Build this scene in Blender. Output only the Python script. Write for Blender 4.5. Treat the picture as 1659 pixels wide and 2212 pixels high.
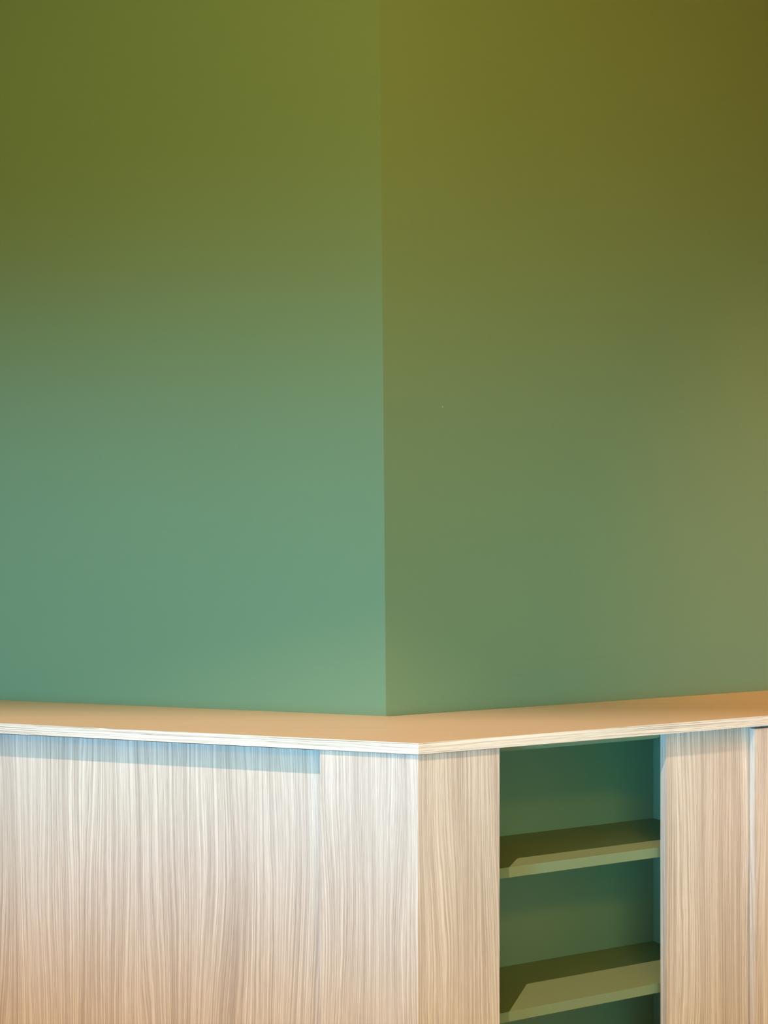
import bpy, bmesh, math
from mathutils import Vector, Matrix, Euler

for o in list(bpy.data.objects):
    bpy.data.objects.remove(o, do_unlink=True)
scn = bpy.context.scene
C = scn.collection
R = math.radians

# ------------------------------------------------------------------ camera
cam_d = bpy.data.cameras.new('camera')
cam = bpy.data.objects.new('camera', cam_d); C.objects.link(cam)
cam.location = (0, 0, 1.55); cam.rotation_euler = (R(90), 0, 0)
cam_d.sensor_fit = 'VERTICAL'; cam_d.sensor_height = 36
cam_d.lens = 36 * 2900 / 2212
cam_d.shift_y = 62 / 2212
cam_d.clip_start = .02
scn.camera = cam

# ------------------------------------------------------------------ colour management
vs = scn.view_settings
scn.display_settings.display_device = 'sRGB'
vs.view_transform = 'Standard'; vs.look = 'None'
vs.exposure = 0.0; vs.gamma = 1.0; vs.use_curve_mapping = False

# ------------------------------------------------------------------ world: pale sky seen through the window
w = bpy.data.worlds.new('world'); scn.world = w; w.use_nodes = True
bg = w.node_tree.nodes['Background']
bg.inputs['Color'].default_value = (.60, .95, 1.0, 1); bg.inputs['Strength'].default_value = .15

# ------------------------------------------------------------------ lights
O = Vector((.0766, 2.981, 0))          # front corner of the worktop, plan position
AR, AL = R(27.4), R(-17.8)             # plan angles of the right and left runs
LAMP = Vector((-.34, 1.18, 3.93))

def aim(o, target):
    d = Vector(target) - o.location
    o.rotation_euler = d.to_track_quat('-Z', 'Y').to_euler()

# narrow warm track spotlight over the cabinets (oval beam)
sd = bpy.data.lights.new('track_spot', 'SPOT')
sd.color = (1, .67, .47); sd.energy = 460
sd.spot_size = R(62); sd.spot_blend = .35; sd.shadow_soft_size = .0045
so = bpy.data.objects.new('track_spot_light', sd); C.objects.link(so)
so.location = LAMP; aim(so, (.20, 2.60, 0)); so.scale = (1.8, 1, 1)

# unseen spot, added for the warm glow low on the right wall
gd = bpy.data.lights.new('right_glow_fill', 'SPOT')
gd.color = (1, .32, .03); gd.energy = 330
gd.spot_size = R(42); gd.spot_blend = 1; gd.shadow_soft_size = .10
go = bpy.data.objects.new('right_glow_fill_light', gd); C.objects.link(go)
go.location = (1.95, 1.6, 3.93); aim(go, (1.66, 4.15, .95))

# pair of wall washers on the same track, oval beams on the upper green walls
def washer(name, loc, target, energy, color):
    d = bpy.data.lights.new(name, 'SPOT'); d.color = color; d.energy = energy
    d.spot_size = R(60); d.spot_blend = 1; d.shadow_soft_size = .15
    o = bpy.data.objects.new(name, d); C.objects.link(o)
    o.location = loc; aim(o, target); o.scale = (1.7, 1, 1)
washer('wall_washer_left', (-.75, .45, 3.80), (-.75, 3.6, 2.50), 136, (.66, 1, .40))
washer('wall_washer_right', (.95, .55, 3.80), (.65, 3.8, 2.50), 142, (1, .46, .08))

# daylight through the tall side window
WIN = Vector((-3.42, -1.26, 1.50))
def daylight(name, loc, size, tilt, rz, energy, color, spread):
    d = bpy.data.lights.new(name, 'AREA'); d.shape = 'RECTANGLE'; d.size, d.size_y = size
    d.color = color; d.energy = energy; d.spread = R(spread)
    o = bpy.data.objects.new(name, d); C.objects.link(o)
    o.location = loc; o.rotation_euler = (R(90 - tilt), 0, rz)
daylight('window_daylight', WIN, (4.4, 1.42), 1.8, R(-36), 18.2, (.10, .555, 1.0), 14)
daylight('back_cool_fill', (1.9, -3.0, 1.15), (5.0, .85), 1, R(0), 9.4, (.01, .76, 1.0), 32)  # added cool fill from behind the camera; this wall has no window

# long warm ceiling luminaire
def ceiling_light(loc, size, energy, color, rz=0, spread=180):
    d = bpy.data.lights.new('ceiling_glow', 'AREA'); d.shape = 'RECTANGLE'
    d.size, d.size_y = size; d.energy = energy; d.color = color; d.spread = R(spread)
    o = bpy.data.objects.new('ceiling_glow', d); C.objects.link(o)
    o.location = loc; o.rotation_euler = (0, 0, rz)
    return o
ceiling_light((.6, -2.3, 3.96), (2.4, .5), 143, (1, .62, .06))

# ------------------------------------------------------------------ materials
def mat(name, color=(.5, .5, .5), rough=.6, spec=.3, metal=0):
    m = bpy.data.materials.new(name); m.use_nodes = True
    b = m.node_tree.nodes['Principled BSDF']
    b.inputs['Base Color'].default_value = (*color, 1); b.inputs['Roughness'].default_value = rough
    b.inputs['Specular IOR Level'].default_value = spec; b.inputs['Metallic'].default_value = metal
    return m

def paint(name, color, rough=.6, spec=.2, bump=.03, var=.03):
    m = mat(name, color, rough, spec); nt = m.node_tree; N, L = nt.nodes, nt.links
    b = N['Principled BSDF']
    tc = N.new('ShaderNodeTexCoord')
    n = N.new('ShaderNodeTexNoise'); n.inputs['Scale'].default_value = 1.7; n.inputs['Detail'].default_value = 2
    L.new(tc.outputs['Object'], n.inputs['Vector'])
    mp = N.new('ShaderNodeMapRange'); mp.inputs['To Min'].default_value = 1 - var; mp.inputs['To Max'].default_value = 1 + var
    L.new(n.outputs['Fac'], mp.inputs['Value'])
    vm = N.new('ShaderNodeVectorMath'); vm.operation = 'SCALE'; vm.inputs[0].default_value = color
    L.new(mp.outputs['Result'], vm.inputs['Scale']); L.new(vm.outputs[0], b.inputs['Base Color'])
    n2 = N.new('ShaderNodeTexNoise'); n2.inputs['Scale'].default_value = 420; n2.inputs['Detail'].default_value = 2
    L.new(tc.outputs['Object'], n2.inputs['Vector'])
    bp = N.new('ShaderNodeBump'); bp.inputs['Strength'].default_value = bump; bp.inputs['Distance'].default_value = .001
    L.new(n2.outputs['Fac'], bp.inputs['Height']); L.new(bp.outputs['Normal'], b.inputs['Normal'])
    return m

def wood(name, axis='Z', dark=(.49, .405, .335), mid=(.66, .56, .47), light=(.89, .81, .72), seed=0., rough=.5,
         fine=1.0, contrast=1.0, wander=.085):
    """Limed oak laminate; the grain runs along `axis` of the object."""
    m = mat(name, mid, rough, .35); nt = m.node_tree; N, L = nt.nodes, nt.links
    b = N['Principled BSDF']
    tc = N.new('ShaderNodeTexCoord')
    sp = N.new('ShaderNodeSeparateXYZ'); L.new(tc.outputs['Object'], sp.inputs[0])
    def math_(op, a, c=None):
        n = N.new('ShaderNodeMath'); n.operation = op
        for i, v in enumerate((a, c)):
            if v is None: continue
            if isinstance(v, (int, float)): n.inputs[i].default_value = v
            else: L.new(v, n.inputs[i])
        return n.outputs[0]
    if axis == 'Z':   u, v = math_('ADD', sp.outputs['X'], sp.outputs['Y']), sp.outputs['Z']
    else:             u, v = math_('ADD', sp.outputs['Z'], sp.outputs['Y']), sp.outputs['X']
    u = math_('ADD', u, seed)
    def noise(su, sv, w_=0., detail=2., uu=u):
        cb = N.new('ShaderNodeCombineXYZ')
        L.new(math_('MULTIPLY', uu, su), cb.inputs[0]); L.new(math_('MULTIPLY', v, sv), cb.inputs[1])
        cb.inputs[2].default_value = w_ + seed * 3
        n = N.new('ShaderNodeTexNoise'); n.inputs['Scale'].default_value = 1; n.inputs['Detail'].default_value = detail
        L.new(cb.outputs[0], n.inputs['Vector']); return n.outputs['Fac']
    # slow wander of the growth rings, fewer straight lines where a cathedral opens
    warp = math_('MULTIPLY', math_('SUBTRACT', noise(7, .9, 3, 1), .5), wander)
    warp2 = math_('MULTIPLY', math_('SUBTRACT', noise(45, 7, 8, 1), .5), .0045)
    u2 = math_('ADD', math_('ADD', u, warp), warp2)
    lines = noise(430 * fine, 2.2, 1, .5, u2)          # growth rings
    rings = noise(120 * fine, 1.0, 2, 1.0, u2)
    pores = noise(800 * fine, 22, 5, 1, u2)             # short fine pores
    bands = noise(24, .4, 9, 2, u2)                     # broad plank-like bands
    s = math_('ADD', math_('MULTIPLY', lines, .62), math_('ADD', math_('MULTIPLY', pores, .24), math_('MULTIPLY', rings, .14)))
    s = math_('ADD', math_('MULTIPLY', math_('SUBTRACT', s, .5), 2.05 * contrast), .5)
    s = math_('ADD', s, math_('MULTIPLY', math_('SUBTRACT', bands, .5), .55 * contrast))
    cr = N.new('ShaderNodeValToRGB'); e = cr.color_ramp.elements
    e[0].position = .12; e[0].color = (*dark, 1); e[1].position = .92; e[1].color = (*light, 1)
    x = e.new(.45); x.color = (*mid, 1)
    L.new(s, cr.inputs['Fac']); L.new(cr.outputs['Color'], b.inputs['Base Color'])
    bp = N.new('ShaderNodeBump'); bp.inputs['Strength'].default_value = .10; bp.inputs['Distance'].default_value = .0006
    L.new(s, bp.inputs['Height']); L.new(bp.outputs['Normal'], b.inputs['Normal'])
    return m

M_WALL = paint('green_wall_paint', (.172, .258, .138))
M_GREEN = paint('green_laminate', (.232, .312, .170), rough=.5, var=.0, bump=.0)
M_WHITE = paint('white_paint', (.74, .72, .68))
M_FLOOR = wood('oak_floor', 'X', (.42, .31, .21), (.56, .43, .30), (.64, .50, .36), 5., .5, .3)
M_SPECK = mat('white_filler', (.9, .9, .85), .5)
M_BLACK = mat('black_metal', (.02, .02, .02), .4, .5, 0)
M_GLASS = bpy.data.materials.new('window_glass'); M_GLASS.use_nodes = True
_g = M_GLASS.node_tree; _g.nodes.clear()
_o = _g.nodes.new('ShaderNodeOutputMaterial'); _t = _g.nodes.new('ShaderNodeBsdfTransparent')
_s = _g.nodes.new('ShaderNodeBsdfGlossy'); _s.inputs['Roughness'].default_value = .02
_m = _g.nodes.new('ShaderNodeMixShader'); _m.inputs[0].default_value = .06
_g.links.new(_t.outputs[0], _m.inputs[1]); _g.links.new(_s.outputs[0], _m.inputs[2]); _g.links.new(_m.outputs[0], _o.inputs[0])

# ------------------------------------------------------------------ mesh helpers
def link(name, bm, m, parent=None, rot=0., loc=None, bevel=0.):
    me = bpy.data.meshes.new(name)
    if bevel:
        bmesh.ops.bevel(bm, geom=[e for e in bm.edges if e.calc_face_angle(0) > .9], offset=bevel,
                        segments=2, profile=.5, affect='EDGES')
    bmesh.ops.recalc_face_normals(bm, faces=bm.faces)
    bm.to_mesh(me); bm.free(); me.materials.append(m)
    o = bpy.data.objects.new(name, me); C.objects.link(o)
    if parent: o.parent = parent
    if loc is not None: o.location = loc
    o.rotation_euler = (0, 0, rot)
    return o

def prism_bm(pts, z0, z1, bm=None):
    bm = bm or bmesh.new()
    a = [bm.verts.new((x, y, z0)) for x, y in pts]; b = [bm.verts.new((x, y, z1)) for x, y in pts]
    bm.faces.new(a[::-1]); bm.faces.new(b)
    n = len(pts)
    for i in range(n):
        bm.faces.new((a[i], a[(i + 1) % n], b[(i + 1) % n], b[i]))
    return bm

def box_bm(x0, x1, y0, y1, z0, z1, bm=None):
    return prism_bm([(x0, y0), (x1, y0), (x1, y1), (x0, y1)], z0, z1, bm)

def box(name, x0, x1, y0, y1, z0, z1, m, parent=None, rot=0., loc=None, bevel=.0008):
    return link(name, box_bm(x0, x1, y0, y1, z0, z1), m, parent, rot, loc, bevel)

def thing(name, label, cat, loc, rz=0, group=None):
    o = bpy.data.objects.new(name, None); C.objects.link(o)
    o.empty_display_size = .1
    o.location = loc; o.rotation_euler = (0, 0, rz); o['label'] = label; o['category'] = cat
    if group: o['group'] = group
    return o

def structure(o):
    o['kind'] = 'structure'; return o

def fr(a, x, y):                       # plan point of a run's own frame -> world
    return (O.x + x * math.cos(a) - y * math.sin(a), O.y + x * math.sin(a) + y * math.cos(a))

def meet(yl, yr):                      # where the left line y=yl meets the right line y=yr (world)
    p = Vector(fr(AL, 0, yl)); d = Vector((math.cos(AL), math.sin(AL)))
    q = Vector(fr(AR, 0, yr)); e = Vector((math.cos(AR), math.sin(AR)))
    den = d.x * e.y - d.y * e.x; t = ((q.x - p.x) * e.y - (q.y - p.y) * e.x) / den
    return p + t * d
def local(a, p):
    dx, dy = p[0] - O.x, p[1] - O.y
    return (dx * math.cos(a) + dy * math.sin(a), -dx * math.sin(a) + dy * math.cos(a))

# ------------------------------------------------------------------ room shell
DL, DR = .418, .443                    # worktop depth on the left and on the right
CEIL = 4.05
cw = meet(DL, DR)
SL, SR = -4.3, 4.6                     # wall lengths along each run
pl, pr = Vector(fr(AL, SL, DL)), Vector(fr(AR, SR, DR))
LEAN = -.0085                          # the corner arris leans a few millimetres per metre
def wall_quad(name, a, b, m, t=.18, lean_a=0., lean_b=0.):
    """upright wall between plan points a and b, thickness t on the far side from the room"""
    d = (b - a).normalized(); n = Vector((-d.y, d.x)) * t
    bm = bmesh.new()
    org = a
    def ring(z):
        la, lb = lean_a * z, lean_b * z
        return [(a.x + la, a.y), (b.x + lb, b.y), (b.x + n.x + lb, b.y + n.y), (a.x + n.x + la, a.y + n.y)]
    lo = [bm.verts.new((x - org.x, y - org.y, 0)) for x, y in ring(0)]
    hi = [bm.verts.new((x - org.x, y - org.y, CEIL)) for x, y in ring(CEIL)]
    bm.faces.new(lo[::-1]); bm.faces.new(hi)
    for i in range(4):
        bm.faces.new((lo[i], lo[(i + 1) % 4], hi[(i + 1) % 4], hi[i]))
    return structure(link(name, bm, m, loc=(org.x, org.y, 0)))

# the two green walls of the projecting corner; leaning edge starts at worktop height
cw0 = Vector((cw.x - LEAN * 1.1, cw.y))
wall_quad('wall_left', pl, cw0, M_WALL, .18, 0, LEAN)
wall_quad('wall_right', cw0, pr, M_WALL, .18, LEAN, 0)
PW1 = Vector((-5.86, .41)); PW2 = Vector((-1.05, -3.085)); PB = Vector((4.7, -3.085))
wall_quad('wall_back', PB, PW2, M_WHITE)
wall_quad('wall_far_right', pr, PB, M_WHITE)
wall_quad('wall_far_left', PW1, pl, M_WHITE)
# window wall with its opening, in its own frame
wdir = (PW2 - PW1).normalized(); wl = (PW2 - PW1).length; wang = math.atan2(wdir.y, wdir.x)
WX0, WX1, WZ0, WZ1 = wl / 2 - 2.3, wl / 2 + 2.3, .70, 2.32
bm = bmesh.new()
for x0, x1, z0, z1 in ((0, WX0, 0, CEIL), (WX1, wl, 0, CEIL), (WX0, WX1, 0, WZ0), (WX0, WX1, WZ1, CEIL)):
    box_bm(x0, x1, -.2, 0, z0, z1, bm)
structure(link('wall_window_side', bm, M_WHITE, rot=wang, loc=(PW1.x, PW1.y, 0)))
bm = bmesh.new()
for x0, x1, z0, z1 in ((WX0, WX1, WZ0, WZ0 + .06), (WX0, WX1, WZ1 - .06, WZ1), (WX0, WX0 + .06, WZ0, WZ1), (WX1 - .06, WX1, WZ0, WZ1),
                       (wl / 2 - .03, wl / 2 + .03, WZ0, WZ1)):
    box_bm(x0, x1, -.16, -.10, z0, z1, bm)
win = structure(link('window_1', bm, M_BLACK, rot=wang, loc=(PW1.x, PW1.y, 0)))
box('window_pane', WX0 + .05, WX1 - .05, -.135, -.127, WZ0 + .05, WZ1 - .05, M_GLASS, parent=win, bevel=0)
# floor and ceiling follow the room's plan
plan = [cw, pr, PB, PW2, PW1, pl]
structure(link('floor', prism_bm([(p.x, p.y) for p in plan], -.12, 0), M_FLOOR))
structure(link('ceiling', prism_bm([(p.x, p.y) for p in plan], CEIL, CEIL + .12), M_WHITE))

# ------------------------------------------------------------------ worktop
ZT, TW = 1.10, .025
ZB = ZT - TW
LW, RW = -3.6, 3.9
EB = .0022
wt = thing('worktop', 'continuous pale oak worktop wrapping the projecting green wall corner on top of the cabinets', 'worktop', (O.x, O.y, ZB))
q = meet(EB, EB)
pts = [fr(AL, LW, EB), (q.x, q.y), fr(AR, RW, EB), fr(AR, RW, DR), (cw0.x, cw0.y), fr(AL, LW, DL)]
M_TOP = wood('oak_worktop_surface', 'X', (.57, .46, .38), (.68, .55, .46), (.76, .64, .54), 2., .42, .6, .5, .05)
M_EDGE = wood('oak_edge_grain', 'X', (.45, .37, .29), (.76, .68, .57), (.93, .88, .78), 4.3, .45, 1.2, 1.6, .012)
bm = prism_bm([(x - O.x, y - O.y) for x, y in pts], 0, TW)
link('top_panel', bm, M_TOP, wt)
box('edge_band', LW, -.0042, 0, EB, 0, TW, M_EDGE, wt, rot=AL, bevel=.0005)
# right band: its raw end closes the corner and shows as a narrow upright strip
a0 = local(AR, fr(AL, -.0042, 0)); a1 = local(AR, fr(AL, -.0042, EB))
bm = prism_bm([a0, (0, 0), (RW, 0), (RW, EB), local(AR, (q.x, q.y)), a1], 0, TW)
link('edge_band', bm, M_EDGE, wt, rot=AR)

# ------------------------------------------------------------------ cabinets
ZP = .08                               # plinth height
ZK = ZB - .0021                        # top of fixed panels, hairline under the worktop
PC = .008                              # setback of the corner cladding
TC = .022
def face_mat(seed): return wood('oak_face_grain', 'Z', seed=seed)

# corner cladding: two fixed oak panels mitred round the corner
cc = thing('corner_cladding', 'fixed oak panelling folded round the cabinet corner, left of the open shelves',
           'cabinet panel', (O.x, O.y, 0))
f0 = meet(PC, PC); f1 = meet(PC + TC, PC + TC)
l0, l1 = local(AL, f0), local(AL, f1)
link('panel', prism_bm([(-.2366, PC), l0, l1, (-.2366, PC + TC)], ZP, ZK), face_mat(1.37), cc, rot=AL)
r0, r1 = local(AR, f0), local(AR, f1)
link('panel', prism_bm([r0, (.2171, PC), (.2171, PC + TC), r1], ZP, ZK), face_mat(7.91), cc, rot=AR)
k0, k1 = meet(.07, .07), meet(.085, .085)
bm = prism_bm([local(AL, fr(AL, -.2366, .07)), local(AL, k0), local(AL, k1), local(AL, fr(AL, -.2366, .085))], 0, ZP)
link('plinth', bm, M_BLACK, cc, rot=AL)
bm = prism_bm([local(AR, k0), (.2171, .07), (.2171, .085), local(AR, k1)], 0, ZP)
link('plinth', bm, M_BLACK, cc, rot=AR)

PF = .080                              # front plane of the carcasses and shelves
# --- left cabinet
lc = thing('sliding_door_cabinet', 'closed oak cabinet left of the corner with one wide recessed sliding door', 'cabinet', (O.x, O.y, 0), AL)
box('door', -2.05, -.205, .041, .063, ZP + .01, ZB - .0080, face_mat(3.2), lc, bevel=.0008)
box('door', -3.55, -2.03, .010, .032, ZP + .01, ZB - .004, face_mat(9.6), lc, bevel=.0008)
box('top_rail', -3.58, -.185, PF, DL - .02, ZB - .025, ZB - .0005, M_GREEN, lc)
box('side_panel', -3.58, -3.56, PF, DL - .02, ZP, ZB - .0265, M_GREEN, lc)
box('side_panel', -.205, -.185, PF, DL - .02, ZP, ZB - .0265, M_GREEN, lc)
box('back_panel', -3.555, -.2055, DL - .03, DL - .012, ZP, ZB - .0265, M_GREEN, lc)
box('bottom_panel', -3.58, -.185, PF, DL - .035, ZP - .025, ZP - .001, M_GREEN, lc)
box('plinth', -3.55, -.24, PF + .01, PF + .028, 0, ZP - .026, M_BLACK, lc)
box('door_track', -3.55, -.24, .036, .070, ZB - .0035, ZB - .0006, M_BLACK, lc, bevel=0)

# --- right cabinet with the open compartment
YB = .372; SX0, SX1 = .1950, .9535
rc = thing('open_shelf_cabinet', 'oak sliding door cabinet right of the corner, pushed open onto green inner shelves', 'cabinet', (O.x, O.y, 0), AR)
box('top_rail', SX0, 3.8, PF, YB + .012, ZB - .024, ZB - .0005, M_GREEN, rc)
box('track_rail', SX0, 3.8, .058, PF - .0005, 1.0575, ZB - .0005, M_GREEN, rc, bevel=.0006)
box('back_panel', SX0, 3.8, YB, YB + .012, ZP, ZB - .025, M_GREEN, rc)
box('side_panel', SX0 - .02, SX0 - .0005, PF, YB + .012, ZP, ZB - .0005, M_GREEN, rc)
box('side_panel', SX1, SX1 + .019, PF, YB - .0005, ZP, ZB - .025, M_GREEN, rc)
box('side_panel', 3.781, 3.8, PF, YB - .0005, ZP, ZB - .025, M_GREEN, rc)
box('shelf', SX0, SX1 - .0004, PF, YB - .0005, .7507, .7751, M_GREEN, rc, bevel=.0012)
box('shelf', SX0, SX1 - .0004, PF, YB - .0005, .4086, .4321, M_GREEN, rc, bevel=.0012)
box('bottom_panel', SX0, 3.8, PF, YB + .012, ZP - .025, ZP - .001, M_GREEN, rc)
dm = face_mat(5.55)
box('door', .7213, 1.95, .032, .054, ZP + .01, ZB - .0058, dm, rc, bevel=.0008)
box('door', .989, 2.45, .007, .027, ZP + .01, 1.0670, face_mat(6.35), rc, bevel=.0008)
box('door', 2.43, 3.775, .032, .054, ZP + .01, ZB - .0058, face_mat(8.15), rc, bevel=.0008)
box('plinth', .22, 3.8, PF + .01, PF + .028, 0, ZP - .026, M_BLACK, rc)
box('door_track', .98, 3.8, .030, .058, ZB - .0025, ZB - .0006, M_BLACK, rc, bevel=0)

# ------------------------------------------------------------------ ceiling fittings (out of frame)
t = thing('ceiling_luminaire', 'long white ceiling luminaire in the middle of the room', 'ceiling light', (.6, -2.3, 3.985), 0)
box('housing', -1.22, 1.22, -.27, .27, 0, .064, M_WHITE, t)
for x, y, z, lab in ((LAMP.x, LAMP.y, LAMP.z, 'small black ceiling spotlight aimed down at the cabinets'),
                     (1.95, 1.6, 3.93, 'added black spotlight out of view furthest right, for the warm glow on the right wall'),
                     (-.75, .45, 3.80, 'small black wall washer aimed at the left green wall'),
                     (.95, .55, 3.80, 'small black wall washer aimed at the right green wall')):
    t = thing('ceiling_spotlight', lab, 'spotlight', (x, y, z + .16), group='ceiling spotlights')
    bm = bmesh.new(); bmesh.ops.create_cone(bm, cap_ends=True, segments=24, radius1=.04, radius2=.04, depth=.05, matrix=Matrix.Translation((0, 0, .03)))
    link('housing', bm, M_BLACK, t)
    if 'cabinets' in lab:                                   # unseen flap, added to trim its beam so that it stays off the wall
        a0 = R(-4); e = R(50.2); k = .10
        fx, fy, fz = k * math.cos(e) * math.sin(-a0), k * math.cos(e) * math.cos(a0), -k * math.sin(e) - .16
        link('added_beam_flap', box_bm(-.14, .14, 0, .002, 0, .19), M_BLACK, t, rot=a0, loc=(fx, fy, fz))
    bm = bmesh.new(); bmesh.ops.create_cone(bm, cap_ends=True, segments=12, radius1=.008, radius2=.008, depth=CEIL - z - .215, matrix=Matrix.Translation((0, 0, .055 + (CEIL - z - .215) / 2)))
    if CEIL - z - .215 > 0.005: link('stem', bm, M_BLACK, t)
    else: bm.free()

# ------------------------------------------------------------------ two tiny white specks on the right wall
for s, z, lab in ((.3205, 1.901, 'tiny white speck high on the right green wall near the corner'),
                  (1.2519, 1.302, 'tiny white speck low on the right green wall above the far right cabinet door')):
    lean = 0
    x, y = fr(AR, s, DR)
    bm = bmesh.new(); bmesh.ops.create_uvsphere(bm, u_segments=10, v_segments=6, radius=.0011, matrix=Matrix.Diagonal((1, .5, 1, 1)))
    o = link('paint_speck', bm, M_SPECK, rot=AR, loc=(x - .0035, y - .0018, z))
    o['label'] = lab; o['category'] = 'speck'; o['group'] = 'white specks on the right wall'
